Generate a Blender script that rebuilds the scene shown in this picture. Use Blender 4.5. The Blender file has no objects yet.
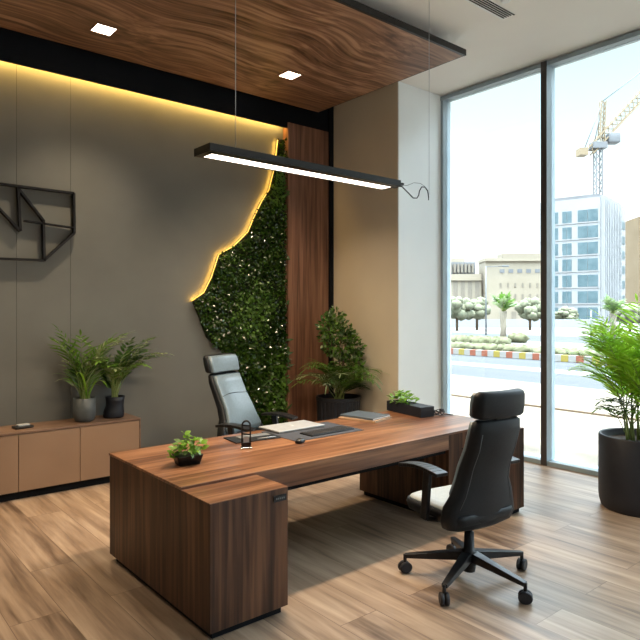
import bpy, math, random
from math import pi, sin, cos, radians
from mathutils import Vector, Matrix

random.seed(7)
C = bpy.context.scene.collection

# ------------------------------------------------------------------ camera
F_PX = 612.0
CAM_H = 1.8
cd = bpy.data.cameras.new('camera'); cam = bpy.data.objects.new('camera', cd); C.objects.link(cam)
cd.sensor_width = 36; cd.lens = 36 * F_PX / 640; cd.shift_y = -10 / 640
cd.clip_start = 0.05; cd.clip_end = 1500
cam.location = (0, 0, CAM_H)
cam.rotation_euler = (pi / 2, 0, -math.atan2(0.640, 0.768))
bpy.context.scene.camera = cam

# ------------------------------------------------------------------ world
W = bpy.data.worlds.new('sky'); bpy.context.scene.world = W; W.use_nodes = True
wn = W.node_tree.nodes; wl = W.node_tree.links; wn.clear()
wo = wn.new('ShaderNodeOutputWorld'); bg = wn.new('ShaderNodeBackground')
tc = wn.new('ShaderNodeTexCoord'); sx = wn.new('ShaderNodeSeparateXYZ'); rp = wn.new('ShaderNodeValToRGB')
nz = wn.new('ShaderNodeTexNoise'); nz.inputs['Scale'].default_value = 2.2; nz.inputs['Detail'].default_value = 4
ma = wn.new('ShaderNodeMath'); ma.operation = 'MULTIPLY_ADD'; ma.inputs[1].default_value = 0.12; 
wl.new(tc.outputs['Generated'], sx.inputs[0]); wl.new(tc.outputs['Generated'], nz.inputs['Vector'])
wl.new(nz.outputs['Fac'], ma.inputs[0]); wl.new(sx.outputs['Z'], ma.inputs[2])
wl.new(ma.outputs[0], rp.inputs['Fac']); wl.new(rp.outputs['Color'], bg.inputs['Color'])
bg.inputs['Strength'].default_value = 1.9
el = rp.color_ramp.elements
el[0].position = 0.0; el[0].color = (0.40, 0.395, 0.385, 1)
el[1].position = 1.0; el[1].color = (3.0, 3.5, 4.0, 1)
for p, c in ((0.22, (0.38, 0.395, 0.395, 1)), (0.33, (0.25, 0.33, 0.36, 1)), (0.45, (0.19, 0.28, 0.32, 1)), (0.60, (2.5, 2.9, 3.3, 1))):
    e = el.new(p); e.color = c
wl.new(bg.outputs[0], wo.inputs[0])

# ------------------------------------------------------------------ sun, portal
sd = bpy.data.lights.new('sun', 'SUN'); so = bpy.data.objects.new('sun', sd); C.objects.link(so)
sd.energy = 2.6; sd.angle = radians(1.0); sd.color = (1.0, 0.93, 0.82)
so.rotation_euler = Vector((0.2, 0.04, -1.0)).to_track_quat('-Z', 'Y').to_euler()
pd = bpy.data.lights.new('window_portal', 'AREA'); po = bpy.data.objects.new('window_portal', pd); C.objects.link(po)
pd.shape = 'RECTANGLE'; pd.size = 4.7; pd.size_y = 8.3; pd.cycles.is_portal = True
po.location = (6.75, 1.2, 2.35); po.rotation_euler = (0, pi / 2, 0)

pd2 = bpy.data.lights.new('front_portal', 'AREA'); po2 = bpy.data.objects.new('front_portal', pd2); C.objects.link(po2)
pd2.shape = 'RECTANGLE'; pd2.size = 3.7; pd2.size_y = 4.5; pd2.cycles.is_portal = True
po2.location = (4.9, -3.2, 2.25); po2.rotation_euler = (pi / 2, 0, 0)

vs = bpy.context.scene.view_settings
vs.view_transform = 'Standard'; vs.look = 'None'; vs.gamma = 1.0; vs.use_curve_mapping = False
vs.exposure = 1.25

# ------------------------------------------------------------------ materials
def mat(name, col, rough=0.5, metal=0.0, spec=0.5, emit=None, estr=0.0, coat=0.0):
    m = bpy.data.materials.new(name); m.use_nodes = True
    b = m.node_tree.nodes['Principled BSDF']
    b.inputs['Base Color'].default_value = (*col, 1); b.inputs['Roughness'].default_value = rough
    b.inputs['Metallic'].default_value = metal; b.inputs['Specular IOR Level'].default_value = spec
    b.inputs['Coat Weight'].default_value = coat
    if emit:
        b.inputs['Emission Color'].default_value = (*emit, 1); b.inputs['Emission Strength'].default_value = estr
    return m

def varied(name, c1, c2, scale=8, rough=0.6, stretch=(1, 1, 1), spec=0.4, bump=0.0, detail=4, lo=0.35, hi=0.65, metal=0):
    m = mat(name, c1, rough, metal, spec)
    n = m.node_tree.nodes; l = m.node_tree.links; b = n['Principled BSDF']
    t = n.new('ShaderNodeTexCoord'); mp = n.new('ShaderNodeMapping'); no = n.new('ShaderNodeTexNoise'); r = n.new('ShaderNodeValToRGB')
    mp.inputs['Scale'].default_value = stretch
    no.inputs['Scale'].default_value = scale; no.inputs['Detail'].default_value = detail
    l.new(t.outputs['Object'], mp.inputs[0]); l.new(mp.outputs[0], no.inputs['Vector']); l.new(no.outputs['Fac'], r.inputs[0])
    r.color_ramp.elements[0].position = lo; r.color_ramp.elements[0].color = (*c1, 1)
    r.color_ramp.elements[1].position = hi; r.color_ramp.elements[1].color = (*c2, 1)
    l.new(r.outputs[0], b.inputs['Base Color'])
    if bump:
        bp = n.new('ShaderNodeBump'); bp.inputs['Strength'].default_value = bump; bp.inputs['Distance'].default_value = 0.01
        l.new(no.outputs['Fac'], bp.inputs['Height']); l.new(bp.outputs[0], b.inputs['Normal'])
    return m

def wood(name, dark, mid, light, axis='X', rough=0.35, fine=26, broad=5, warp=0.0, spec=0.5):
    """streaked veneer, grain along the given axis"""
    m = mat(name, mid, rough, 0, spec)
    n = m.node_tree.nodes; l = m.node_tree.links; b = n['Principled BSDF']
    t = n.new('ShaderNodeTexCoord'); src = t.outputs['Object']
    if warp:
        wnz = n.new('ShaderNodeTexNoise'); wnz.inputs['Scale'].default_value = 0.75; wnz.inputs['Detail'].default_value = 1
        l.new(src, wnz.inputs['Vector'])
        sub = n.new('ShaderNodeVectorMath'); sub.operation = 'SUBTRACT'; sub.inputs[1].default_value = (0.5, 0.5, 0.5)
        sc = n.new('ShaderNodeVectorMath'); sc.operation = 'SCALE'; sc.inputs['Scale'].default_value = warp
        ad = n.new('ShaderNodeVectorMath'); ad.operation = 'ADD'
        l.new(wnz.outputs['Color'], sub.inputs[0]); l.new(sub.outputs[0], sc.inputs[0]); l.new(sc.outputs[0], ad.inputs[0]); l.new(src, ad.inputs[1])
        src = ad.outputs[0]
    def streak(s, along, detail):
        mp = n.new('ShaderNodeMapping')
        v = {'X': (along, 1, 1), 'Y': (1, along, 1), 'Z': (1, 1, along)}[axis]
        mp.inputs['Scale'].default_value = v
        no = n.new('ShaderNodeTexNoise'); no.inputs['Scale'].default_value = s; no.inputs['Detail'].default_value = detail
        no.inputs['Distortion'].default_value = 0.4
        l.new(src, mp.inputs[0]); l.new(mp.outputs[0], no.inputs['Vector']); return no.outputs['Fac']
    f = streak(fine, 0.035, 5); g = streak(broad, 0.12, 3)
    mx = n.new('ShaderNodeMath'); mx.operation = 'MULTIPLY_ADD'; mx.inputs[1].default_value = 0.55
    h = n.new('ShaderNodeMath'); h.operation = 'MULTIPLY'; h.inputs[1].default_value = 0.45
    l.new(g, h.inputs[0]); l.new(f, mx.inputs[0]); l.new(h.outputs[0], mx.inputs[2])
    r = n.new('ShaderNodeValToRGB'); l.new(mx.outputs[0], r.inputs[0])
    e = r.color_ramp.elements; e[0].position = 0.38; e[0].color = (*dark, 1); e[1].position = 0.63; e[1].color = (*light, 1)
    q = e.new(0.5); q.color = (*mid, 1)
    l.new(r.outputs[0], b.inputs['Base Color'])
    return m

def planks(name):
    m = mat(name, (0.3, 0.2, 0.13), 0.38, 0, 0.5)
    n = m.node_tree.nodes; l = m.node_tree.links; b = n['Principled BSDF']
    t = n.new('ShaderNodeTexCoord'); mp = n.new('ShaderNodeMapping'); mp.inputs['Rotation'].default_value = (0, 0, pi / 2)
    br = n.new('ShaderNodeTexBrick'); br.offset = 0.37; br.inputs['Scale'].default_value = 1
    br.inputs['Brick Width'].default_value = 1.9; br.inputs['Row Height'].default_value = 0.29; br.inputs['Mortar Size'].default_value = 0.0022
    br.inputs['Mortar Smooth'].default_value = 0.3
    br.inputs['Color1'].default_value = (0, 0, 0, 1); br.inputs['Color2'].default_value = (1, 1, 1, 1); br.inputs['Mortar'].default_value = (0.5, 0.5, 0.5, 1)
    l.new(t.outputs['Object'], mp.inputs[0]); l.new(mp.outputs[0], br.inputs['Vector'])
    # grain shifts from board to board
    sc = n.new('ShaderNodeVectorMath'); sc.operation = 'SCALE'; sc.inputs['Scale'].default_value = 9.0
    ad = n.new('ShaderNodeVectorMath'); ad.operation = 'ADD'
    l.new(br.outputs['Color'], sc.inputs[0]); l.new(sc.outputs[0], ad.inputs[0]); l.new(t.outputs['Object'], ad.inputs[1])
    def streak(s, v, d):
        q = n.new('ShaderNodeMapping'); q.inputs['Scale'].default_value = v
        no = n.new('ShaderNodeTexNoise'); no.inputs['Scale'].default_value = s; no.inputs['Detail'].default_value = d; no.inputs['Distortion'].default_value = 0.7
        l.new(ad.outputs[0], q.inputs[0]); l.new(q.outputs[0], no.inputs['Vector']); return no.outputs['Fac']
    f1 = streak(9, (1, 0.10, 1), 6); f2 = streak(30, (1, 0.05, 1), 4)
    a = n.new('ShaderNodeMath'); a.operation = 'MULTIPLY'; a.inputs[1].default_value = 0.62; l.new(f1, a.inputs[0])
    a2 = n.new('ShaderNodeMath'); a2.operation = 'MULTIPLY_ADD'; a2.inputs[1].default_value = 0.28; l.new(f2, a2.inputs[0]); l.new(a.outputs[0], a2.inputs[2])
    a3 = n.new('ShaderNodeMath'); a3.operation = 'MULTIPLY_ADD'; a3.inputs[1].default_value = 0.10; l.new(br.outputs['Color'], a3.inputs[0]); l.new(a2.outputs[0], a3.inputs[2])
    r = n.new('ShaderNodeValToRGB'); l.new(a3.outputs[0], r.inputs[0]); e = r.color_ramp.elements
    e[0].position = 0.33; e[0].color = (0.105, 0.066, 0.043, 1); e[1].position = 0.66; e[1].color = (0.45, 0.335, 0.24, 1)
    q = e.new(0.48); q.color = (0.275, 0.190, 0.130, 1)
    mo = n.new('ShaderNodeMixRGB'); mo.blend_type = 'MIX'; l.new(br.outputs['Fac'], mo.inputs[0]); l.new(r.outputs[0], mo.inputs[1]); mo.inputs[2].default_value = (0.13, 0.08, 0.05, 1)
    l.new(mo.outputs[0], b.inputs['Base Color'])
    rr = n.new('ShaderNodeMapRange'); rr.inputs['To Min'].default_value = 0.28; rr.inputs['To Max'].default_value = 0.5
    l.new(f1, rr.inputs['Value']); l.new(rr.outputs[0], b.inputs['Roughness'])
    bp = n.new('ShaderNodeBump'); bp.inputs['Strength'].default_value = 0.12; bp.inputs['Distance'].default_value = 0.004
    l.new(f2, bp.inputs['Height']); l.new(bp.outputs[0], b.inputs['Normal'])
    return m

def leafmat(name, c1, c2, trans=0.35, rough=0.4):
    m = varied(name, c1, c2, 5, rough, spec=0.5, lo=0.3, hi=0.7)
    n = m.node_tree.nodes; l = m.node_tree.links; b = n['Principled BSDF']; o = n['Material Output']
    tr = n.new('ShaderNodeBsdfTranslucent'); mx = n.new('ShaderNodeMixShader'); mx.inputs[0].default_value = trans
    src = b.inputs['Base Color'].links[0].from_socket
    l.new(src, tr.inputs[0]); l.new(b.outputs[0], mx.inputs[1]); l.new(tr.outputs[0], mx.inputs[2]); l.new(mx.outputs[0], o.inputs[0])
    return m

def glassmat():
    m = bpy.data.materials.new('window_glass'); m.use_nodes = True
    n = m.node_tree.nodes; l = m.node_tree.links; n.clear()
    o = n.new('ShaderNodeOutputMaterial'); t = n.new('ShaderNodeBsdfTransparent'); g = n.new('ShaderNodeBsdfGlossy'); mx = n.new('ShaderNodeMixShader'); fr = n.new('ShaderNodeFresnel')
    t.inputs[0].default_value = (0.95, 0.97, 0.96, 1); g.inputs['Roughness'].default_value = 0.02; fr.inputs[0].default_value = 1.25
    l.new(fr.outputs[0], mx.inputs[0]); l.new(t.outputs[0], mx.inputs[1]); l.new(g.outputs[0], mx.inputs[2]); l.new(mx.outputs[0], o.inputs[0])
    return m

M = {}
M['floor'] = planks('oak_plank_floor')
M['wallgrey'] = varied('grey_wall_paint', (0.118, 0.120, 0.110), (0.140, 0.142, 0.131), 1.2, 0.6, spec=0.3)
M['white'] = varied('white_wall_paint', (0.76, 0.79, 0.79), (0.79, 0.82, 0.82), 1.5, 0.7, spec=0.3)
M['ceil'] = varied('white_ceiling_paint', (0.80, 0.78, 0.74), (0.83, 0.81, 0.77), 1.0, 0.8, spec=0.2)
M['beige'] = varied('beige_wall_paint', (0.53, 0.465, 0.365), (0.57, 0.505, 0.40), 1.2, 0.6, spec=0.3)
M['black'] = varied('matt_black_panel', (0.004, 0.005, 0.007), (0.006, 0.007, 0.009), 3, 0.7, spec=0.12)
M['blackmetal'] = varied('black_powder_metal', (0.006, 0.006, 0.007), (0.010, 0.010, 0.011), 30, 0.35, spec=0.35)
M['logometal'] = varied('brushed_black_metal', (0.006, 0.006, 0.008), (0.01, 0.01, 0.012), 30, 0.5, spec=0.2)
M['alu'] = varied('grey_aluminium_frame', (0.25, 0.32, 0.36), (0.30, 0.37, 0.41), 2, 0.4, spec=0.5)
M['mullion_front'] = mat('dark_mullion_cap', (0.045, 0.04, 0.038), 0.5)
M['woodX'] = wood('walnut_veneer_long_lit', (0.070, 0.028, 0.014), (0.19, 0.082, 0.040), (0.36, 0.175, 0.088), 'X', 0.29, 30, 5)  # desktop walnut, pendant light put into its brighter tone
M['woodZ'] = wood('walnut_veneer_upright_shaded', (0.018, 0.007, 0.0035), (0.056, 0.023, 0.011), (0.135, 0.062, 0.031), 'Z', 0.42, 26, 6, spec=0.3)  # same desk walnut, shade of the upright faces put into its colour
M['woodPanel'] = wood('walnut_wall_panel', (0.085, 0.036, 0.021), (0.17, 0.078, 0.045), (0.26, 0.13, 0.08), 'Z', 0.4, 30, 7)
M['woodC'] = wood('walnut_ceiling_veneer', (0.10, 0.045, 0.024), (0.25, 0.125, 0.07), (0.46, 0.26, 0.155), 'X', 0.45, 24, 5, warp=0.5)
M['woodTop'] = wood('brown_sideboard_top', (0.12, 0.07, 0.045), (0.17, 0.10, 0.065), (0.22, 0.135, 0.088), 'X', 0.4, 30, 6)
M['door'] = varied('tan_lacquer', (0.27, 0.17, 0.108), (0.30, 0.19, 0.12), 2, 0.45, spec=0.4)
M['leather'] = varied('grey_blue_leather', (0.115, 0.155, 0.185), (0.135, 0.18, 0.21), 60, 0.36, spec=0.6, bump=0.05)
M['seatgrey'] = varied('pale_grey_seat_fabric', (0.36, 0.40, 0.41), (0.41, 0.45, 0.46), 60, 0.6, bump=0.05)
M['blackleather'] = varied('black_leather', (0.004, 0.0055, 0.008), (0.006, 0.008, 0.011), 70, 0.5, spec=0.28, bump=0.05)
M['thread'] = mat('grey_thread', (0.12, 0.13, 0.14), 0.6)
M['rubber'] = mat('black_rubber', (0.01, 0.01, 0.014), 0.6)
M['chrome'] = mat('chrome', (0.6, 0.6, 0.6), 0.2, 1.0)
M['silver'] = varied('silver_aluminium', (0.40, 0.42, 0.44), (0.44, 0.46, 0.48), 20, 0.35, metal=0.25, spec=0.5)
M['logo_light'] = mat('polished_silver', (0.85, 0.85, 0.85), 0.25)
M['felt'] = varied('dark_grey_desk_mat', (0.035, 0.038, 0.05), (0.045, 0.05, 0.062), 50, 0.6)
M['key'] = mat('black_keys', (0.02, 0.02, 0.022), 0.4)
M['bluegrey'] = varied('slate_cover', (0.055, 0.075, 0.095), (0.07, 0.09, 0.11), 20, 0.4)
M['paper'] = mat('cream_page_edges', (0.55, 0.42, 0.30), 0.8)
M['tanbook'] = mat('tan_cover', (0.38, 0.24, 0.14), 0.6)
M['navy'] = varied('navy_black_planter', (0.007, 0.009, 0.015), (0.011, 0.013, 0.02), 8, 0.5)
M['potdark'] = varied('charcoal_planter', (0.011, 0.012, 0.017), (0.015, 0.016, 0.022), 8, 0.5)
M['potgrey'] = varied('grey_ceramic', (0.06, 0.07, 0.075), (0.075, 0.085, 0.09), 20, 0.5)
M['soil'] = varied('soil', (0.02, 0.013, 0.008), (0.06, 0.04, 0.025), 60, 0.9, bump=0.4)
M['leafD'] = leafmat('dark_leaf', (0.018, 0.05, 0.010), (0.06, 0.13, 0.025), 0.25)
M['leafM'] = leafmat('mid_leaf', (0.05, 0.13, 0.018), (0.14, 0.28, 0.035), 0.35)
M['leafB'] = leafmat('bright_leaf', (0.12, 0.30, 0.02), (0.30, 0.52, 0.06), 0.45)
M['leafP'] = leafmat('palm_leaf', (0.20, 0.42, 0.03), (0.46, 0.70, 0.07), 0.6)
M['leafpale'] = leafmat('pale_green_leaf', (0.144, 0.202, 0.086), (0.259, 0.317, 0.173), 0.3)
M['moss'] = leafmat('green_wall_leaf', (0.005, 0.017, 0.002), (0.030, 0.069, 0.008), 0.10, 0.16)
M['mossbase'] = varied('green_wall_backing', (0.004, 0.008, 0.003), (0.012, 0.02, 0.006), 20, 0.9)
M['stem'] = varied('green_stem', (0.14, 0.20, 0.05), (0.22, 0.26, 0.08), 10, 0.6)
M['bark'] = varied('brown_stem', (0.07, 0.045, 0.025), (0.12, 0.08, 0.045), 20, 0.8)
M['led'] = mat('warm_led', (1, 0.8, 0.4), 0.5, emit=(1.0, 0.50, 0.06), estr=0.9)
M['lamp'] = mat('lit_diffuser', (1, 1, 1), 0.5, emit=(1.0, 0.86, 0.72), estr=2.6)
M['down'] = mat('lit_downlight_lens', (1, 1, 1), 0.5, emit=(1.0, 0.84, 0.66), estr=6)
M['glass'] = glassmat()
M['vent'] = mat('dark_vent_slot', (0.015, 0.015, 0.015), 0.8)
# outdoors
M['sand'] = varied('pale_sand', (0.120, 0.096, 0.070), (0.185, 0.153, 0.116), 1.6, 0.9, detail=8)
M['sandline'] = mat('brown_kerb_line', (0.112, 0.076, 0.045), 0.9)
M['asphalt'] = varied('grey_asphalt', (0.030, 0.033, 0.035), (0.039, 0.041, 0.043), 0.5, 0.85, stretch=(2, 0.2, 1))
M['lane'] = mat('pale_lane_band', (0.168, 0.172, 0.176), 0.9)
M['paving'] = varied('white_paving', (0.131, 0.125, 0.115), (0.143, 0.137, 0.127), 0.7, 0.9)
M['kred'] = mat('red_kerb_paint', (0.174, 0.048, 0.022), 0.7)
M['kyel'] = mat('yellow_kerb_paint', (0.202, 0.154, 0.022), 0.7)
M['kwht'] = mat('white_kerb_paint', (0.202, 0.196, 0.185), 0.7)
M['hedge'] = varied('olive_hedge', (0.071, 0.076, 0.035), (0.113, 0.111, 0.063), 3, 0.9, bump=0.5)  # muted olive, varied by noise
M['tree'] = varied('hazy_tree', (0.10, 0.11, 0.07), (0.17, 0.17, 0.11), 3, 0.9, bump=0.5)  # distance haze put into the crown colour
M['bstone'] = varied('cream_stone', (0.232, 0.199, 0.149), (0.255, 0.220, 0.169), 0.3, 0.9)
M['bwhite'] = varied('white_cladding', (0.234, 0.238, 0.243), (0.251, 0.256, 0.261), 0.3, 0.7)
M['bgrey'] = varied('pale_grey_cladding', (0.122, 0.125, 0.132), (0.143, 0.146, 0.153), 0.3, 0.7)
M['borange'] = varied('tan_concrete', (0.143, 0.102, 0.058), (0.163, 0.119, 0.071), 0.3, 0.9)
M['pane'] = varied('blue_grey_glazing', (0.056, 0.096, 0.112), (0.090, 0.135, 0.152), 0.8, 0.3, spec=0.5)
M['panebr'] = varied('brown_glazing', (0.140, 0.121, 0.095), (0.178, 0.153, 0.121), 0.8, 0.4, spec=0.5)
M['crane'] = mat('cream_yellow_crane', (0.210, 0.159, 0.095), 0.6)
M['cranegrey'] = mat('grey_crane_steel', (0.129, 0.135, 0.143), 0.6)
M['poleg'] = mat('grey_pole', (0.120, 0.128, 0.132), 0.6)

# ------------------------------------------------------------------ mesh builder
class MB:
    def __init__(s): s.v = []; s.f = []; s.mi = []; s.mats = []; s.sm = []
    def m(s, k):
        k = M[k]
        if k not in s.mats: s.mats.append(k)
        return s.mats.index(k)
    def add(s, vs_, fs, k, smooth=False):
        o = len(s.v); s.v += [tuple(p) for p in vs_]; i = s.m(k)
        for f in fs: s.f.append(tuple(o + a for a in f)); s.mi.append(i); s.sm.append(smooth)
    def box(s, x0, x1, y0, y1, z0, z1, k, T=None):
        p = [Vector((x, y, z)) for x in (x0, x1) for y in (y0, y1) for z in (z0, z1)]
        if T: p = [T @ q for q in p]
        s.add(p, [(0, 1, 3, 2), (4, 6, 7, 5), (0, 4, 5, 1), (2, 3, 7, 6), (0, 2, 6, 4), (1, 5, 7, 3)], k); return s
    def rbox(s, x0, x1, y0, y1, z0, z1, r, k, T=None, seg=3):
        """box with rounded edges (superellipse loft along z)"""
        secs = []; cx, cy = (x0 + x1) / 2, (y0 + y1) / 2; hx, hy = (x1 - x0) / 2, (y1 - y0) / 2
        for i in range(seg + 1):
            a = pi / 2 * i / seg; secs.append((z0 + r * (1 - sin(a)), cx, cy, hx - r * (1 - cos(pi/2 - a)) , hy - r * (1 - cos(pi/2 - a))))
        secs = []
        for i in range(seg + 1):
            a = pi / 2 * i / seg; secs.append((z0 + r * (1 - cos(a)), cx, cy, hx - r * (1 - sin(a)), hy - r * (1 - sin(a))))
        for i in range(seg + 1):
            a = pi / 2 * i / seg; secs.append((z1 - r * (1 - sin(a)), cx, cy, hx - r * (1 - cos(a)), hy - r * (1 - cos(a))))
        s.loft(secs, k, r, T=T); return s
    def loft(s, secs, k, r=0.03, n=6, T=None, bow=0.0):
        """secs: (z, cx, cy, hx, hy); rounded-rectangle sections, optional bow pushes the sides back"""
        rings = []
        for (z, cx, cy, hx, hy) in secs:
            rr = min(r, hx * .98, hy * .98); ring = []
            for q, (sx_, sy_) in enumerate(((1, 1), (-1, 1), (-1, -1), (1, -1))):
                for j in range(n + 1):
                    a = q * pi / 2 + pi / 2 * j / n
                    x = cx + sx_ * (hx - rr) + rr * cos(a); y = cy + sy_ * (hy - rr) + rr * sin(a)
                    ring.append(Vector((x, y, z)))
                # subdivide long edge to the next corner
                ax, ay = ((-1, 1), (-1, -1), (1, -1), (1, 1))[q]
                a = (q + 1) * pi / 2
                p0 = ring[-1]; p1 = Vector((cx + ax * (hx - rr) + rr * cos(a), cy + ay * (hy - rr) + rr * sin(a), z))
                for j in range(1, 6): ring.append(p0.lerp(p1, j / 6))
            if bow:
                for p in ring: p.y += bow * ((p.x - cx) / max(hx, .01)) ** 2
            rings.append(ring)
        N = len(rings[0]); vv = [p for rg in rings for p in rg]
        if T: vv = [T @ p for p in vv]
        fs = []
        for i in range(len(rings) - 1):
            for j in range(N): fs.append((i * N + j, i * N + (j + 1) % N, (i + 1) * N + (j + 1) % N, (i + 1) * N + j))
        s.add(vv, fs, k, True)
        o = len(s.v) - len(vv)
        s.f.append(tuple(o + j for j in reversed(range(N)))); s.mi.append(s.m(k)); s.sm.append(False)
        s.f.append(tuple(o + (len(rings) - 1) * N + j for j in range(N))); s.mi.append(s.m(k)); s.sm.append(False)
        return s
    def lathe(s, prof, k, n=32, c=(0, 0, 0), smooth=True, cap=True):
        vv = []; fs = []
        for (r, z) in prof:
            for j in range(n): vv.append((c[0] + r * cos(2 * pi * j / n), c[1] + r * sin(2 * pi * j / n), c[2] + z))
        for i in range(len(prof) - 1):
            for j in range(n): fs.append((i * n + j, i * n + (j + 1) % n, (i + 1) * n + (j + 1) % n, (i + 1) * n + j))
        s.add(vv, fs, k, smooth)
        if cap:
            o = len(s.v) - len(vv)
            s.f.append(tuple(o + j for j in reversed(range(n)))); s.mi.append(s.m(k)); s.sm.append(False)
            s.f.append(tuple(o + (len(prof) - 1) * n + j for j in range(n))); s.mi.append(s.m(k)); s.sm.append(False)
        return s
    def tube(s, pts, r, k, n=8, r1=None, cap=True):
        pts = [Vector(p) for p in pts]; L = len(pts); vv = []; fs = []; up = Vector((0, 0, 1))
        for i, p in enumerate(pts):
            d = (pts[min(i + 1, L - 1)] - pts[max(i - 1, 0)]).normalized()
            u = d.cross(up)
            if u.length < 1e-3: u = d.cross(Vector((0, 1, 0)))
            u.normalize(); w = d.cross(u).normalized()
            if isinstance(r, (list, tuple)): rr = r[i]
            else: rr = r if r1 is None else r + (r1 - r) * i / (L - 1)
            for j in range(n):
                a = 2 * pi * j / n; vv.append(p + u * (rr * cos(a)) + w * (rr * sin(a)))
        for i in range(L - 1):
            for j in range(n): fs.append((i * n + j, i * n + (j + 1) % n, (i + 1) * n + (j + 1) % n, (i + 1) * n + j))
        s.add(vv, fs, k, True)
        if cap:
            o = len(s.v) - len(vv)
            s.f.append(tuple(o + j for j in reversed(range(n)))); s.mi.append(s.m(k)); s.sm.append(False)
            s.f.append(tuple(o + (L - 1) * n + j for j in range(n))); s.mi.append(s.m(k)); s.sm.append(False)
        return s
    def bar(s, a, b, w, h, k, up=(0, 0, 1), w2=None, h2=None):
        """rectangular bar from a to b; w across, h along up"""
        a = Vector(a); b = Vector(b); d = (b - a).normalized(); up = Vector(up); x = d.cross(up)
        if x.length < 1e-4: x = d.cross(Vector((0, 1, 0)))
        x.normalize(); z = x.cross(d).normalized(); w2 = w if w2 is None else w2; h2 = h if h2 is None else h2
        vv = []
        for p, ww, hh in ((a, w, h), (b, w2, h2)):
            for sx_, sz_ in ((-1, -1), (1, -1), (1, 1), (-1, 1)): vv.append(p + x * (sx_ * ww / 2) + z * (sz_ * hh / 2))
        s.add(vv, [(3, 2, 1, 0), (4, 5, 6, 7), (0, 1, 5, 4), (1, 2, 6, 5), (2, 3, 7, 6), (3, 0, 4, 7)], k); return s
    def leaf(s, p, d, n_, L, w, k, bend=0.15, seg=3, fold=0.12):
        """leaf blade from p along d with normal n_"""
        d = d.normalized(); x = d.cross(n_)
        if x.length < 1e-4: x = d.cross(Vector((1, 0.1, 0)))
        x.normalize(); n_ = x.cross(d).normalized(); vv = []; fs = []
        prof = {2: (0.0, 1.0, 0.0), 3: (0.15, 1.0, 0.8, 0.0), 4: (0.15, 0.85, 1.0, 0.65, 0.0)}[seg]
        for i in range(seg + 1):
            t = i / seg; c = p + d * (L * t) - n_ * (bend * L * t * t); ww = w / 2 * prof[i]
            vv += [c - x * ww + n_ * (fold * ww), c, c + x * ww + n_ * (fold * ww)]
        for i in range(seg):
            a = i * 3; fs += [(a, a + 1, a + 4, a + 3), (a + 1, a + 2, a + 5, a + 4)]
        s.add(vv, fs, k, True)
    def build(s, name, parent=None, loc=None, bevel=0.0):
        me = bpy.data.meshes.new(name); me.from_pydata(s.v, [], s.f)
        for k in s.mats: me.materials.append(k)
        me.polygons.foreach_set('material_index', s.mi); me.polygons.foreach_set('use_smooth', s.sm); me.update()
        o = bpy.data.objects.new(name, me); C.objects.link(o)
        if parent: o.parent = parent
        if loc: o.location = loc
        if bevel:
            b = o.modifiers.new('bevel', 'BEVEL'); b.width = bevel; b.segments = 2; b.limit_method = 'ANGLE'
        return o

def thing(name, label, cat, loc=(0, 0, 0), rz=0, group=None):
    o = bpy.data.objects.new(name, None); C.objects.link(o); o.empty_display_size = 0.1
    o.location = loc; o.rotation_euler = (0, 0, rz); o['label'] = label; o['category'] = cat
    if group: o['group'] = group
    return o
def tag(o, label, cat, group=None, kind=None):
    o['label'] = label; o['category'] = cat
    if group: o['group'] = group
    if kind: o['kind'] = kind
    return o
def struct(o): o['kind'] = 'structure'; return o
def copy_tree(o, parent=None):
    c = o.copy(); C.objects.link(c); c.parent = parent
    for ch in list(o.children): copy_tree(ch, c)
    return c

# ------------------------------------------------------------------ room shell
XW = 6.58; YB = 6.70; ZC = 4.70; XL = -2.5; YF = -3.0
m = MB(); m.box(XL - .2, XW + .2, YF - .2, YB + .2, -0.15, 0, 'floor'); struct(m.build('floor'))
m = MB(); m.box(XL - .2, XW + .3, YF - .2, YB + .2, ZC, ZC + 0.25, 'ceil'); struct(m.build('ceiling'))
m = MB()
SEAMS = [1.60, 2.13]
xs = [XL] + [a for a in SEAMS] + [XW + .2]
for a, b in zip(xs[:-1], xs[1:]): m.box(a + .0015, b - .0015, YB, YB + .2, 0, ZC, 'wallgrey')
m.box(XL - .2, XW + .2, YB + .004, YB + .2, 0, ZC, 'black')
struct(m.build('wall_back'))
m = MB(); m.box(XL - .2, XL, YF - .2, YB, 0, ZC, 'white'); struct(m.build('wall_left'))
m = MB(); m.box(XL, XW + .2, YF - .2, YF, 4.5, ZC, 'white'); m.box(XL, 3.0, YF - .2, YF, 0, 4.5, 'white'); struct(m.build('wall_front'))
w = bpy.data.objects.new('window_6', None); C.objects.link(w); w.location = (3.0, YF, 0); struct(w)  # unseen window, added out of view for fill daylight
m = MB(); L = XW + .2 - 3.0
for k in range(3): m.box(L * k / 2 - .035, L * k / 2 + .035, -.15, 0, 0, 4.5, 'alu')
m.box(0, L, -.15, 0, 0, .06, 'alu'); m.box(0, L, -.15, 0, 4.44, 4.5, 'alu'); m.build('window_frame', w)
m = MB(); m.box(0, L, -.08, -.07, .06, 4.44, 'glass'); m.build('glass', w)
# corner pier: beige flank, white face
m = MB(); m.box(5.73, XW + .2, 5.32, YB, 0, ZC, 'white'); m.box(5.72, 5.732, 5.325, YB, 0, ZC, 'beige'); struct(m.build('wall_right'))
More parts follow.
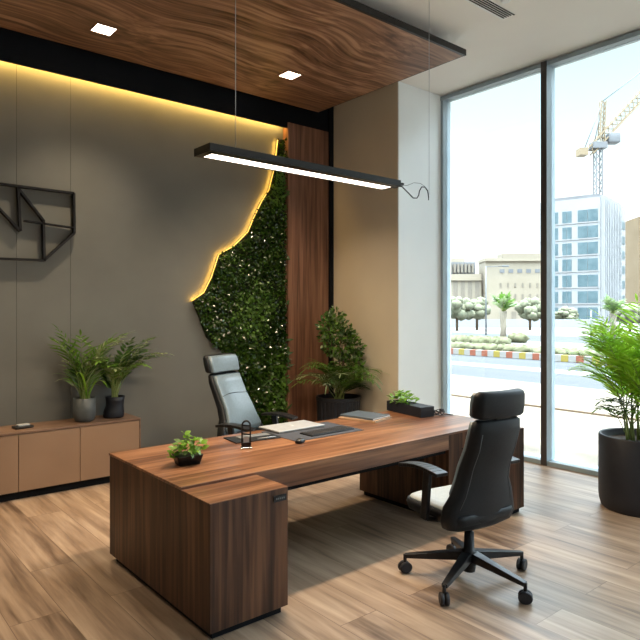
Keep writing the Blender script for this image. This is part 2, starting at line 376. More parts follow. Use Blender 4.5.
# black strip at the end of the feature wall and black bulkhead
m = MB(); m.box(5.645, 5.72, 6.56, YB, 0, ZC, 'black'); struct(m.build('trim_1'))
m = MB(); m.box(XL, 5.72, 6.60, YB, 4.36, ZC, 'black'); m.box(XL, 5.72, 6.60, 6.615, 4.245, 4.36, 'black')
m.box(XL, 5.32, 6.30, 6.60, 4.60, ZC, 'black')
struct(m.build('trim_2'))
m = MB(); m.box(XL, 4.92, 6.62, 6.655, 4.31, 4.335, 'led'); o = m.build('light_strip'); tag(o, 'glowing warm yellow light strip along the top of the grey feature wall', 'light strip')
def area(name, loc, sx_, sy_, e, col, rot=(0, 0, 0), spread=pi):
    d = bpy.data.lights.new(name, 'AREA'); d.shape = 'RECTANGLE'; d.size = sx_; d.size_y = sy_; d.energy = e; d.color = col; d.spread = spread
    q = bpy.data.objects.new(name, d); C.objects.link(q); q.location = loc; q.rotation_euler = rot; return q
area('strip_glow', (1.25, 6.638, 4.30), 7.3, 0.03, 22, (1.0, 0.60, 0.14), rot=(radians(18), 0, 0))

# wood wall panel
m = MB(); m.box(4.93, 5.64, 6.58, YB, 0.0, 4.32, 'woodPanel'); o = m.build('wall_panel')
tag(o, 'tall upright walnut panel between the green wall and the black strip', 'wall panel')

# windows: panes 1.55 wide down the facade
ys = [5.34 - 1.55 * i for i in range(6)]
for i in range(5):
    y1 = ys[i]; y0 = ys[i + 1] if i < 4 else YF
    w = bpy.data.objects.new('window_%d' % (i + 1), None); C.objects.link(w); w.location = (XW, y1, 0); struct(w)
    h = ZC - 0.02; L = y1 - y0
    m = MB()
    m.box(-0.03, 0.12, -L + .03, -.0, h - .05, h, 'alu')          # head
    m.box(-0.03, 0.20, -L + .03, -.0, 0.0, 0.05, 'alu')           # sill
    m.box(-0.05, -0.04, -L - .036, -L + .036, 0.0, h, 'mullion_front')  # thin dark layer over the room-side face of the mullion
    if i == 0: m.box(-0.02, 0.14, -.06, 0, 0.05, h - .05, 'alu')
    m.box(-0.04, 0.14, -L - .035, -L + .035, 0.0, h, 'alu')     # mullion
    m.build('window_frame', w)
    m = MB(); m.box(0.06, 0.072, -L + .035, -.0 if i else -.06, 0.05, h - .05, 'glass'); m.build('glass', w)

# ------------------------------------------------------------------ suspended wood ceiling
t = thing('ceiling_panel', 'large swirling walnut ceiling panel hanging under the white ceiling', 'ceiling panel', (0, 0, 4.5))
X1 = 5.33
m = MB(); m.box(XL + .02, X1, 4.02, 6.44, 0.0, 0.04, 'woodC'); m.build('veneer_board', t)
m = MB(); m.box(XL + .02, X1 + .012, 3.99, 4.02, -0.004, 0.06, 'blackmetal'); m.box(X1, X1 + .012, 4.02, 6.44, 0, .05, 'blackmetal'); m.build('edge_trim', t)
m = MB()
for x in (-1, 1, 3.2, 4.7):
    for y in (4.6, 5.9): m.box(x - .02, x + .02, y - .02, y + .02, .04, .2, 'blackmetal')
m.build('hanger', t)
def downlight(x, y, label):
    d = thing('downlight', label, 'ceiling light', (x, y, 4.5), 0, 'square downlights in the wood ceiling')
    m = MB(); s_ = .105
    for a, b, c_, e in ((-s_, s_, -s_, -s_ + .015), (-s_, s_, s_ - .015, s_), (-s_, -s_ + .015, -s_ + .015, s_ - .015), (s_ - .015, s_, -s_ + .015, s_ - .015)):
        m.box(a, b, c_, e, -.008, 0, 'woodC')
    m.build('frame', d)
    m = MB(); m.box(-s_ + .016, s_ - .016, -s_ + .016, s_ - .016, -.006, -.001, 'down'); m.build('lens', d)
    l = bpy.data.lights.new('downlight_lamp', 'SPOT'); l.energy = 110; l.color = (1, .78, .52); l.spot_size = radians(95); l.spot_blend = .8; l.shadow_soft_size = .08
    lo = bpy.data.objects.new('downlight_lamp', l); C.objects.link(lo); lo.location = (x, y, 4.47)
downlight(2.17, 5.85, 'small bright square downlight in the wood ceiling, the left one above the wall logo')
downlight(4.235, 5.62, 'small bright square downlight in the wood ceiling, the right one near the green wall')
downlight(0.2, 5.8, 'square downlight in the wood ceiling beyond the left edge of the view')
# ceiling vent
t = thing('ceiling_vent', 'black slotted air vent set in the white ceiling', 'air vent', (4.65, 3.455, ZC))
m = MB(); m.box(-.65, .65, -.075, .075, -.004, 0, 'white'); m.build('vent_frame', t)
for k in range(5):
    y = -.064 + k * .026 + (.012 if k == 0 else 0)
    m = MB(); m.box(-.64, .66 if k == 0 else .64, -.0065 + y - (.012 if k == 0 else 0), .0065 + y - (.012 if k == 0 else 0), -.008, -.004, 'vent'); m.build('slot', t)
m = MB(); m.lathe([(.05, 0), (.05, -.015), (.035, -.03)], 'white', 20, (4.98, 3.27, ZC)); tag(m.build('smoke_detector'), 'small round white detector on the ceiling beside the vent', 'smoke detector')

# ------------------------------------------------------------------ wall logo of black bars
t = thing('wall_logo', 'open black metal bar logo mounted on the grey wall', 'wall logo', (1.0, YB, 2.66))
P = lambda x, z: (x - 1.0, z - 2.66)
segs = [((.55, 3.05), (2.144, 3.035)), ((2.144, 3.035), (2.149, 2.613)), ((2.149, 2.613), (1.849, 2.312)), ((1.849, 2.312), (.55, 2.29)),
        ((1.60, 3.03), (1.622, 2.591)), ((1.60, 3.02), (1.845, 2.711)), ((1.84, 2.72), (1.849, 2.30)), ((1.66, 2.70), (2.145, 2.67)),
        ((1.622, 2.591), (1.20, 3.04)), ((1.20, 3.04), (1.19, 2.31)), ((1.19, 2.6), (.75, 3.04)), ((.55, 3.05), (.30, 2.75)), ((.30, 2.75), (.31, 2.5)), ((.31, 2.5), (.55, 2.29))]
for k, (a, b) in enumerate(segs):
    a = P(*a); b = P(*b); m = MB()
    th = .014 if k == 7 else .022
    m.bar((a[0], -.045, a[1]), (b[0], -.045, b[1]), .065, th, 'logometal', up=(0, 0, 1) if abs(b[0] - a[0]) > .02 else (1, 0, 0))
    m.build('bar', t)
for x, z in ((2.13, 3.0), (1.85, 2.33), (1.61, 3.0), (1.2, 2.33)):
    q = P(x, z); m = MB(); m.box(q[0] - .006, q[0] + .006, -.02, 0, q[1] - .006, q[1] + .006, 'blackmetal'); m.build('stand_off', t)

# ------------------------------------------------------------------ sideboard
t = thing('sideboard', 'long low tan sideboard with brown top standing against the grey wall', 'sideboard', (0, 6.27, 0))
x0, x1 = .35, 2.725
m = MB(); m.box(x0 + .02, x1 - .02, .04, .42, 0, .078, 'black'); m.build('plinth', t)
m = MB(); m.box(x0, x1, .02, .425, .078, .625, 'woodTop'); m.box(x1 - .012, x1, -.0, .02, .078, .625, 'woodTop'); m.build('body', t)
m = MB(); m.box(x0, x1, -.003, .428, .625, .645, 'woodTop'); m.build('top', t, bevel=.002)
dx = [.352, .935, 1.515, 2.086, 2.711]
for a, b in zip(dx[:-1], dx[1:]):
    m = MB(); m.box(a + .003, b - .003, 0, .019, .08, .618, 'door'); m.build('door', t, bevel=.0015)
t = thing('tray', 'small black tray with a silver card box on the sideboard', 'tray', (1.60, 6.47, .645), .1)
m = MB(); m.rbox(-.085, .085, -.06, .06, 0, .022, .006, 'blackmetal'); m.build('tray_base', t)
m = MB(); m.rbox(-.05, .06, -.035, .035, .022, .038, .004, 'silver'); m.build('card_box', t)

# ------------------------------------------------------------------ plants
def rnd(a, b): return random.uniform(a, b)
def frond(m, base, ang, L, rise, droop, k, n=14, lw=.02, ll=.2, stem='stem', sr=.004, taper=1.0, start=.25):
    """arching palm frond; rise = initial elevation (rad)"""
    pts = []; p = Vector(base); N = 16; e = rise
    h = Vector((cos(ang), sin(ang), 0)); side = Vector((-sin(ang), cos(ang), 0))
    tw = rnd(-.25, .25)
    for i in range(N + 1):
        pts.append(p.copy()); d = h * cos(e) + Vector((0, 0, sin(e))) + side * (tw * i / N * .4)
        p = p + d.normalized() * (L / N); e -= droop / N * (0.4 + 1.2 * i / N)
    m.tube(pts, [sr * (1 - .8 * i / N) for i in range(N + 1)], stem, 4, cap=False)
    for i in range(n):
        t_ = start + (1 - start) * (i + .5) / n; f = t_ * N; j = min(int(f), N - 1); q = pts[j].lerp(pts[j + 1], f - j)
        d = (pts[j + 1] - pts[j]).normalized(); up = side.cross(d).normalized() * -1
        if up.z < 0: up = -up
        sz = ll * (math.sin(pi * min(1, (t_ - start) / (1 - start) * .85 + .15)) ** .6) * taper
        for s_ in (-1, 1):
            dd = d * rnd(.55, .85) + side * s_ * rnd(.75, 1) + up * rnd(.0, .3)
            m.leaf(q, dd, up + side * s_ * rnd(-.3, .3), sz * rnd(.85, 1.1), lw * rnd(.8, 1.15), k, bend=rnd(.1, .4), seg=3)
    d = (pts[-1] - pts[-2]); m.leaf(pts[-1], d, Vector((0, 0, 1)), ll * .6, lw, k, .2)
def blade(m, base, ang, L, rise, droop, w, k):
    p = Vector(base); N = 9; e = rise; h = Vector((cos(ang), sin(ang), 0)); side = Vector((-sin(ang), cos(ang), 0)); vv = []; fs = []
    for i in range(N + 1):
        t_ = i / N; ww = w / 2 * (.45 + .55 * sin(pi * min(t_ * 1.15, 1))) if t_ < .85 else w / 2 * (1 - t_) / .15 * .55
        up = side.cross(h * cos(e) + Vector((0, 0, sin(e))))
        vv += [p - side * ww - up * ww * .3, p.copy(), p + side * ww - up * ww * .3]
        p = p + (h * cos(e) + Vector((0, 0, sin(e)))) * (L / N); e -= droop / N * (.3 + 1.4 * t_)
    for i in range(N): a = i * 3; fs += [(a, a + 1, a + 4, a + 3), (a + 1, a + 2, a + 5, a + 4)]
    m.add(vv, fs, k, True)
def leafcluster(m, c, R, n, L, w, keys, zs=1.0, seg=3):
    for _ in range(n):
        v = Vector((random.gauss(0, 1), random.gauss(0, 1), random.gauss(0, 1))).normalized(); r_ = rnd(.35, 1) ** .5
        p = Vector(c) + Vector((v.x * R * r_, v.y * R * r_, v.z * R * r_ * zs))
        d = (v + Vector((rnd(-.7, .7), rnd(-.7, .7), rnd(-.4, .7)))).normalized()
        m.leaf(p, d, Vector((rnd(-1, 1), rnd(-1, 1), rnd(.2, 1.2))), L * rnd(.7, 1.2), w * rnd(.7, 1.2), random.choice(keys), rnd(0, .3), seg)

def SH(a, L, rise, droop):
    # leaves next to the wall stay short and upright
    k = max(0, sin(a)); return L * (1 - .62 * k), rise + (1.5 - rise) * k * .8, droop * (1 - .75 * k)
# two small potted plants on the sideboard
t = thing('potted_plant', 'leafy green plant in a grey round-bottomed pot on the sideboard', 'potted plant', (2.19, 6.45, .645), 0, 'potted plants on the sideboard')
m = MB(); m.lathe([(.07, 0), (.09, .01), (.107, .045), (.112, .10), (.112, .245), (.103, .245), (.10, .22)], 'potgrey', 28); m.build('pot', t)
m = MB(); m.lathe([(.10, .20), (.10, .22)], 'soil', 20); m.build('soil', t)
m = MB()
for i in range(30):
    a = rnd(0, 2 * pi); frond(m, (rnd(-.04, .04), rnd(-.04, .04), .21), a, *SH(a, rnd(.62, .9), rnd(1.35, 1.54), rnd(.6, 1.9)), random.choice(['leafM', 'leafD', 'leafM', 'leafpale']), 7, .022, .19, sr=.004, start=.4)
for i in range(16):
    a = rnd(0, 2 * pi); blade(m, (rnd(-.04, .04), rnd(-.04, .04), .21), a, *SH(a, rnd(.3, .6), rnd(1.1, 1.5), rnd(1.2, 3.0)), .022, random.choice(['leafM', 'leafpale', 'leafB']))
m.v = [(p[0], min(p[1], .225), p[2]) for p in m.v]; m.build('foliage', t)
t = thing('potted_plant', 'dark and pale leaved plant in a lopsided black pot on the sideboard', 'potted plant', (2.53, 6.50, .645), 0, 'potted plants on the sideboard')
m = MB()
vv = []; prof = [(.088, 0, -.012), (.094, .02, -.012), (.092, .06, -.010), (.080, .11, .0), (.082, .15, .004), (.088, .195, .004), (.078, .195, .004), (.074, .17, .004)]
n = 28
for (r_, z, ox) in prof:
    for j in range(n): vv.append((ox + 1.15 * r_ * cos(2 * pi * j / n), 1.15 * r_ * sin(2 * pi * j / n), z * 1.15))
m.add(vv, [(i * n + j, i * n + (j + 1) % n, (i + 1) * n + (j + 1) % n, (i + 1) * n + j) for i in range(len(prof) - 1) for j in range(n)] + [tuple(reversed(range(n)))], 'navy', True)
m.build('pot', t)
m = MB(); m.lathe([(.08, .19), (.08, .20)], 'soil', 20); m.build('soil', t)
m = MB()
for i in range(30):
    a = rnd(0, 2 * pi) if i > 8 else rnd(-.8, .3); frond(m, (rnd(-.03, .03), rnd(-.03, .03), .19), a, *SH(a, rnd(.55, .92), rnd(1.2, 1.52), rnd(.7, 1.8)), random.choice(['leafD', 'leafM', 'leafD', 'leafpale']), 9, .03, .14, sr=.004, start=.4)
m.v = [(p[0], min(p[1], .175), p[2]) for p in m.v]; m.build('foliage', t)

# tall planter in the corner behind the desk
t = thing('floor_plant', 'bushy plant with arching palm leaves in a ribbed dark planter in the corner', 'potted plant', (5.33, 6.02, 0))
m = MB(); R = .29
for j in range(64):
    pass
n = 96; vv = []
prof = [(R * .9, 0), (R * .92, .02), (R, .62), (R * 1.02, .63), (R * 1.02, .67), (R * .93, .67), (R * .92, .60)]
for q, (r_, z) in enumerate(prof):
    for j in range(n):
        rr = r_ - (.008 if (j % 4 == 0 and q in (1, 2)) else 0); vv.append((rr * cos(2 * pi * j / n), rr * sin(2 * pi * j / n), z))
m.add(vv, [(i * n + j, i * n + (j + 1) % n, (i + 1) * n + (j + 1) % n, (i + 1) * n + j) for i in range(len(prof) - 1) for j in range(n)] + [tuple(reversed(range(n)))], 'navy')
m.build('planter', t)
m = MB(); m.lathe([(R * .92, .58), (R * .92, .61)], 'soil', 24); m.build('soil', t)
m = MB()
for _ in range(7): 
    a = rnd(0, 6.28); m.tube([(0, 0, .6), (.05 * cos(a), .05 * sin(a), 1.0), (.14 * cos(a), .14 * sin(a), rnd(1.3, 1.7))], .009, 'bark', 6, .004)
m.build('stem', t)
m = MB()
for (cx, cy, cz, rr, nn) in ((0, 0, 1.42, .24, 420), (-.12, .0, 1.58, .17, 200), (.14, -.05, 1.3, .19, 240), (.0, .05, 1.70, .12, 90), (.2, -.06, 1.12, .14, 120), (.05, -.1, 1.05, .2, 150)):
    leafcluster(m, (cx, cy, cz), rr, nn, .065, .038, ['leafM', 'leafD', 'leafM', 'leafpale', 'leafD'], 1.0)
m.build('leafy_crown', t)
m = MB()
for i in range(24):
    a = rnd(pi * .85, pi * 1.75) if i < 17 else rnd(-.9, .4)
    frond(m, (rnd(-.08, .02), rnd(-.1, .03), .62), a, rnd(.55, .85) if a > 2 else rnd(.35, .5), rnd(1.0, 1.5), rnd(1.3, 2.2), random.choice(['leafM', 'leafD', 'leafM', 'leafpale']), 13, .018, .27, sr=.006, start=.25)
m.build('palm_fronds', t)

# big palm by the window
t = thing('floor_palm', 'bright green palm in a large round charcoal planter by the window', 'potted plant', (5.80, 2.42, 0))
m = MB(); R = .34
m.lathe([(R - .035, 0), (R - .02, .015), (R - .005, .07), (R, .12), (R, .655), (R - .006, .665), (R - .02, .665), (R - .028, .65), (R - .03, .58)], 'potdark', 56); m.build('planter', t)
m = MB(); m.lathe([(R - .03, .57), (R - .03, .6)], 'soil', 32); m.build('soil', t)
m = MB(); tops = []
for i in range(11):
    a = rnd(0, 2 * pi); r0 = rnd(.03, .16); tp = Vector((r0 * 1.3 * cos(a), r0 * 1.3 * sin(a), rnd(.72, .95)))
    m.tube([(r0 * cos(a), r0 * sin(a), .58), tp], .014, 'stem', 7, .008); tops.append(tp)
m.build('cane', t)
m = MB()
for i in range(34):
    tp = tops[i % 11]; a = rnd(0, 2 * pi)
    frond(m, tp, a, rnd(.7, 1.12), rnd(1.15, 1.55), rnd(.7, 1.8), 'leafP', 17, .021, .30, sr=.006, start=.2)
for i in range(9):
    tp = tops[i % 11] - Vector((0, 0, .1)); a = rnd(pi * .9, pi * 1.6)
    frond(m, tp, a, rnd(.35, .5), rnd(.7, 1.15), rnd(1.0, 1.6), random.choice(['leafD', 'leafM']), 10, .024, .16, sr=.005, start=.3)
m.build('fronds', t)

# ------------------------------------------------------------------ green wall
EDGE = [(4.915, 4.10), (4.83, 4.08), (4.80, 3.86), (4.76, 3.641), (4.687, 3.392), (4.575, 3.233), (4.449, 3.004), (4.356, 2.808), (4.145, 2.613), (3.927, 2.492), (3.821, 2.202), (3.717, 2.014), (3.553, 1.909),
        (3.634, 1.739), (3.751, 1.462), (3.963, 1.287), (4.108, 1.23), (4.22, 1.008), (4.34, .636), (4.40, .02), (4.915, .02)]
t = thing('green_wall', 'living green wall with a jagged outline beside the walnut panel', 'green wall', (4.5, YB, 0))
off = [(x - 4.5, z) for x, z in EDGE]
def polyprism(m, pts, y0, y1, k):
    n = len(pts); vv = [(x, y0, z) for x, z in pts] + [(x, y1, z) for x, z in pts]
    m.add(vv, [tuple(range(n)), tuple(reversed(range(n, 2 * n)))] + [(i, i + n, (i + 1) % n + n, (i + 1) % n) for i in range(n)], k)
m = MB(); polyprism(m, off, -.05, 0, 'mossbase'); m.build('backing', t)
def inside(x, z):
    c = False; n = len(EDGE)
    for i in range(n):
        (xa, za), (xb, zb) = EDGE[i], EDGE[(i + 1) % n]
        if (za > z) != (zb > z) and x < (xb - xa) * (z - za) / (zb - za) + xa: c = not c
    return c
m = MB(); cnt = 0
while cnt < 9500:
    x, z = rnd(3.5, 4.915), rnd(.02, 4.1)
    if not inside(x, z): continue
    cnt += 1; low = z < 1.5
    L = rnd(.035, .06) if not low else rnd(.045, .085)
    d = Vector((rnd(-1, 1), rnd(-.9, -.1), rnd(-1, .6)))
    dk = (sin(x * 5.1 + z * 2.3) + sin(z * 4.7 - x * 3)) * .5 + rnd(-.6, .6)
    m.leaf(Vector((x - 4.5, rnd(-.09, -.04), z)), d, Vector((rnd(-.6, .6), -1, rnd(-.2, .9))), L, L * .62, 'moss' if dk < .55 else 'leafM', rnd(0, .3), 2)
m.build('foliage', t)
m = MB()
for _ in range(40):   # sprigs straying onto the wood panel
    z = random.choice([rnd(.4, 1.5), rnd(1, 1.4), 3.37, 2.5, 1.9]); m.leaf(Vector((.40, -.12, z)), Vector((rnd(.4, 1), rnd(-.6, -.1), rnd(-1, .8))), Vector((0, -1, .3)), rnd(.04, .12 if z < 1.5 else .06), .03, 'leafD', .2, 3)
m.build('stray_sprigs', t)
m = MB(); led = [(x - .012, -.03, z) for x, z in [(a - 4.5, b) for a, b in EDGE[1:13]]]
m.tube(led, .005, 'led', 6); o = m.build('edge_light', t); o['label'] = 'glowing yellow light edge'
for (xa, za), (xb, zb) in zip(EDGE[1:12], EDGE[2:13]):
    a = Vector((xa - .02, 6.675, za)); b = Vector((xb - .02, 6.675, zb)); d = (b - a)
    nrm = Vector((d.z, 0, -d.x)).normalized()
    if nrm.x > 0: nrm = -nrm
    z_ = (nrm * -1).normalized(); z_ = (z_ * .8 + Vector((0, -.45, 0))).normalized(); x_ = d.normalized(); y_ = z_.cross(x_).normalized(); z_ = x_.cross(y_).normalized()
    R_ = Matrix((x_, y_, z_)).transposed().to_euler()
    area('edge_glow', (a + b) / 2, d.length, .008, 0.7 * d.length, (1, .52, .07), R_)

# ------------------------------------------------------------------ desk
t = thing('desk', 'long walnut executive desk with two box pedestals on the oak floor', 'desk', (1.66, 2.92, 0))
DB = 1.44   # back edge
def seam_box(m, *a): m.box(*a)
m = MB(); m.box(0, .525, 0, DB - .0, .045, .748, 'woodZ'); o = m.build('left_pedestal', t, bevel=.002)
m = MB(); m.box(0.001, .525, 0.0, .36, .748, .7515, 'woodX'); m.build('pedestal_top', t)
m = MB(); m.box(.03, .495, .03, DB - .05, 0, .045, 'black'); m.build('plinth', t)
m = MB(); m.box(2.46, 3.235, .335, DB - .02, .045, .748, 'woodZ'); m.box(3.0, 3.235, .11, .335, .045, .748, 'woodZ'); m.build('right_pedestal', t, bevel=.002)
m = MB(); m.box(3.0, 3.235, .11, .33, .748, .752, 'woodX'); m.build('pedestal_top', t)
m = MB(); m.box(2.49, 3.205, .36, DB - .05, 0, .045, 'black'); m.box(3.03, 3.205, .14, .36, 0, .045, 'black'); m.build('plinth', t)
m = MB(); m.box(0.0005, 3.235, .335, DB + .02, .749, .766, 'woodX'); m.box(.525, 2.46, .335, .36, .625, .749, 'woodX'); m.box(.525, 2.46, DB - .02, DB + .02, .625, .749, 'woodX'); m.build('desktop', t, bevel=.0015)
m = MB(); m.box(.526, 2.459, .37, DB - .03, .59, .70, 'black'); m.build('under_shade', t)  # black box stands in for the dark shade under the apron
m = MB(); m.box(.42, .51, -.006, .0, .675, .712, 'blackmetal')
for k in range(5): m.box(.436 + k * .013, .443 + k * .013, -.0075, -.006, .688, .698, 'poleg')
m.build('lock_plate', t)

TZ = .767
# small trailing plant
t = thing('desk_plant', 'small bushy green plant in a black square dish at the left end of the desk', 'potted plant', (1.955, 3.74, TZ), -.15); t.scale = (1.05, 1.05, 1.3)
m = MB(); m.loft([(0, 0, 0, .07, .05), (.045, 0, 0, .085, .065), (.048, 0, 0, .085, .065)], 'blackmetal', .012); m.build('dish', t)
m = MB()
for i in range(60):
    a = rnd(0, 2 * pi); r_ = rnd(0, .1); z = .06 + rnd(0, .085) * (1 - r_ * 4); z = max(z, .05)
    p = Vector((r_ * cos(a), r_ * .7 * sin(a), z)); m.leaf(p, Vector((cos(a), sin(a), rnd(-.5, .7))), Vector((rnd(-.5, .5), rnd(-.8, .2), 1)), rnd(.035, .055), rnd(.03, .04), random.choice(['leafB', 'leafM', 'leafB']), .25, 4)
for x, y, z in ((-.12, -.02, .045), (-.10, .0, .06), (.11, .02, .09), (-.01, .02, .145), (.07, .0, .12)):
    m.tube([(0, 0, .05), (x * .6, y * .6, z * .9 + .01), (x, y, z)], .0018, 'stem', 4)
    for q in range(3): m.leaf(Vector((x, y, z)), Vector((rnd(-1, 1), rnd(-1, 1), rnd(-.2, .6))), Vector((0, -.4, 1)), .045, .035, 'leafB', .2, 4)
m.build('foliage', t)

# paper-clip shaped stand
t = thing('phone_stand', 'black slotted loop-shaped stand with clear base standing on the desk', 'stand', (2.50, 3.86, TZ), -.5)
t.scale = (1.1, 1.1, 1.3)
m = MB(); m.rbox(-.038, .038, -.025, .025, 0, .009, .004, 'chrome'); m.box(-.03, .03, -.015, .015, .012, .035, 'blackmetal'); m.build('base', t)
m = MB(); pts = [(-.028, 0, .02), (-.028, 0, .13)] + [(-.028 * cos(a), 0, .13 + .028 * sin(a)) for a in [pi * k / 10 for k in range(1, 10)]] + [(.028, 0, .13), (.028, 0, .02)]
m.tube(pts, .006, 'blackmetal', 8)
for k in range(3): m.tube([(-.028, 0, .085 + k * .025), (.028, 0, .08 + k * .025)], .0045, 'blackmetal', 6)
m.build('loop', t)
m = MB(); m.box(-.018, .018, -.004, .004, .035, .07, 'silver'); m.build('clip', t)

# writing pad
t = thing('writing_pad', 'black leather folder lying open on the desk beside the loop stand', 'folder', (2.74, 4.14, TZ), -.12)
m = MB(); m.rbox(-.20, .20, -.12, .12, 0, .008, .003, 'blackleather'); m.build('cover', t)
m = MB(); m.box(-.11, .17, .0, .09, .008, .011, 'poleg'); m.build('page', t)
t = thing('pen', 'slim silver pen lying on the black folder', 'pen', (2.74, 4.14, TZ + .0125), -.12)
m = MB(); m.tube([(.0, -.095, 0), (.15, -.095, 0)], .0042, 'silver', 8); m.build('barrel', t)
m = MB(); m.tube([(.15, -.095, 0), (.165, -.095, 0)], .004, 'silver', 8, .001); m.build('tip', t)
# desk mat, laptop, keyboard, mouse
m = MB(); m.box(2.93, 3.66, 3.80, 4.30, TZ, TZ + .003, 'felt'); tag(m.build('desk_mat'), 'dark slate desk mat lying under the laptop and keyboard', 'desk mat')
TM = TZ + .003
t = thing('laptop', 'closed silver laptop lying on the dark desk mat', 'laptop', (3.24, 4.27, TM), 0.0)
m = MB(); m.rbox(-.25, .25, -.15, .15, 0.0, .010, .003, 'poleg'); m.build('base', t)
m = MB(); m.rbox(-.25, .25, -.15, .15, .011, .020, .004, 'silver'); lid = m.build('lid', t)
m = MB()
m.lathe([(.016, .0202), (.016, .0208)], 'logo_light', 20, (0, 0, 0)); m.leaf(Vector((.004, .014, .0208)), Vector((.4, 1, 0)), Vector((0, 0, 1)), .012, .008, 'logo_light', 0, 3, 0)
m.build('emblem', lid)
t = thing('keyboard', 'slim black keyboard on the desk mat beside the laptop', 'keyboard', (3.37, 3.945, TM), .03)
m = MB(); m.rbox(-.24, .24, -.08, .08, 0, .010, .003, 'blackmetal'); m.build('base', t)
m = MB()
for r_ in range(5):
    for k in range(15): m.box(-.228 + k * .0305, -.228 + k * .0305 + .026, -.07 + r_ * .028, -.07 + r_ * .028 + .024, .010, .0135, 'key')
m.build('keys', t, bevel=.001)
t = thing('mouse', 'small black computer mouse in front of the keyboard', 'mouse', (2.935, 3.765, TZ), .5)
m = MB(); m.loft([(0, 0, 0, .048, .03), (.010, 0, 0, .05, .032), (.022, .0, 0, .044, .028), (.030, .0, 0, .03, .018), (.032, 0, 0, .012, .008)], 'blackmetal', .028); m.build('shell', t)
m = MB(); m.box(.018, .032, -.003, .003, .026, .032, 'poleg'); m.build('wheel', t)
# two notebooks
t = thing('notebook', 'tan edged notebook at the bottom of the small stack on the desk', 'notebook', (4.06, 4.20, TZ), .28)
m = MB(); m.box(-.16, .16, -.20, .20, 0, .003, 'tanbook'); m.box(-.16, .16, -.2, .2, .015, .018, 'tanbook'); m.box(-.16, -.157, -.2, .2, .003, .015, 'tanbook'); m.build('cover', t)
m = MB(); m.box(-.156, .155, -.195, .195, .003, .015, 'paper'); m.build('pages', t)
t = thing('notebook', 'slate blue notebook lying on top of the tan edged notebook', 'notebook', (4.075, 4.215, TZ + .018), .20)
m = MB(); m.box(-.15, .15, -.19, .19, 0, .003, 'bluegrey'); m.box(-.15, .15, -.19, .19, .015, .018, 'bluegrey'); m.box(-.15, -.147, -.19, .19, .003, .015, 'bluegrey'); m.build('cover', t, bevel=.001)
m = MB(); m.box(-.146, .145, -.185, .185, .003, .015, 'logo_light'); m.build('pages', t)
# planter box
t = thing('desk_planter', 'long black box planter with bright green leaves at the right end of the desk', 'planter', (4.61, 4.13, TZ), -.16)
m = MB(); hx, hy = .085, .27
m.box(-hx, hx, -hy, hy, 0, .01, 'navy'); m.box(-hx, -hx + .012, -hy, hy, .01, .10, 'navy'); m.box(hx - .012, hx, -hy, hy, .01, .10, 'navy')
m.box(-hx + .012, hx - .012, -hy, -hy + .012, .01, .10, 'navy'); m.box(-hx + .012, hx - .012, hy - .012, hy, .01, .10, 'navy'); m.build('box', t, bevel=.003)
m = MB(); m.box(-hx + .012, hx - .012, -hy + .012, -.04, .085, .1, 'navy'); m.build('lid', t)
m = MB(); m.box(-hx + .012, hx - .012, -.04, hy - .012, .06, .085, 'soil'); m.build('soil', t)
m = MB()
for i in range(120):
    a = rnd(0, 2 * pi); r_ = rnd(0, .13); p = Vector((r_ * .8 * cos(a), .11 + r_ * 1.3 * sin(a), .095 + rnd(0, .12) * (1 - r_ * 4)))
    m.leaf(p, Vector((cos(a), sin(a), rnd(-.2, 1))), Vector((rnd(-.5, .5), rnd(-.5, .5), 1)), rnd(.04, .065), rnd(.034, .05), random.choice(['leafB', 'leafB', 'leafB', 'leafM']), .25, 4)
m.build('foliage', t)
# small black tangled gadget at the end
t = thing('cable_coil', 'small tangle of black cable beside the box planter on the desk', 'cable', (4.74, 3.86, TZ), 0)
m = MB()
pts = [(.045 * cos(a) * (1 + .2 * sin(3 * a)), .05 * sin(a), .008 + .02 * (1 + sin(a * 1.7))) for a in [k * .35 for k in range(50)]]
m.tube(pts, .005, 'rubber', 6); m.tube([(.03, 0, .01), (.07, -.04, .008), (.10, -.09, .007)], .005, 'rubber', 6); m.build('loop', t)
m = MB(); m.rbox(-.02, .02, -.015, .015, .0, .035, .004, 'rubber', Matrix.Translation((.02, -.01, .03))); m.build('plug', t)

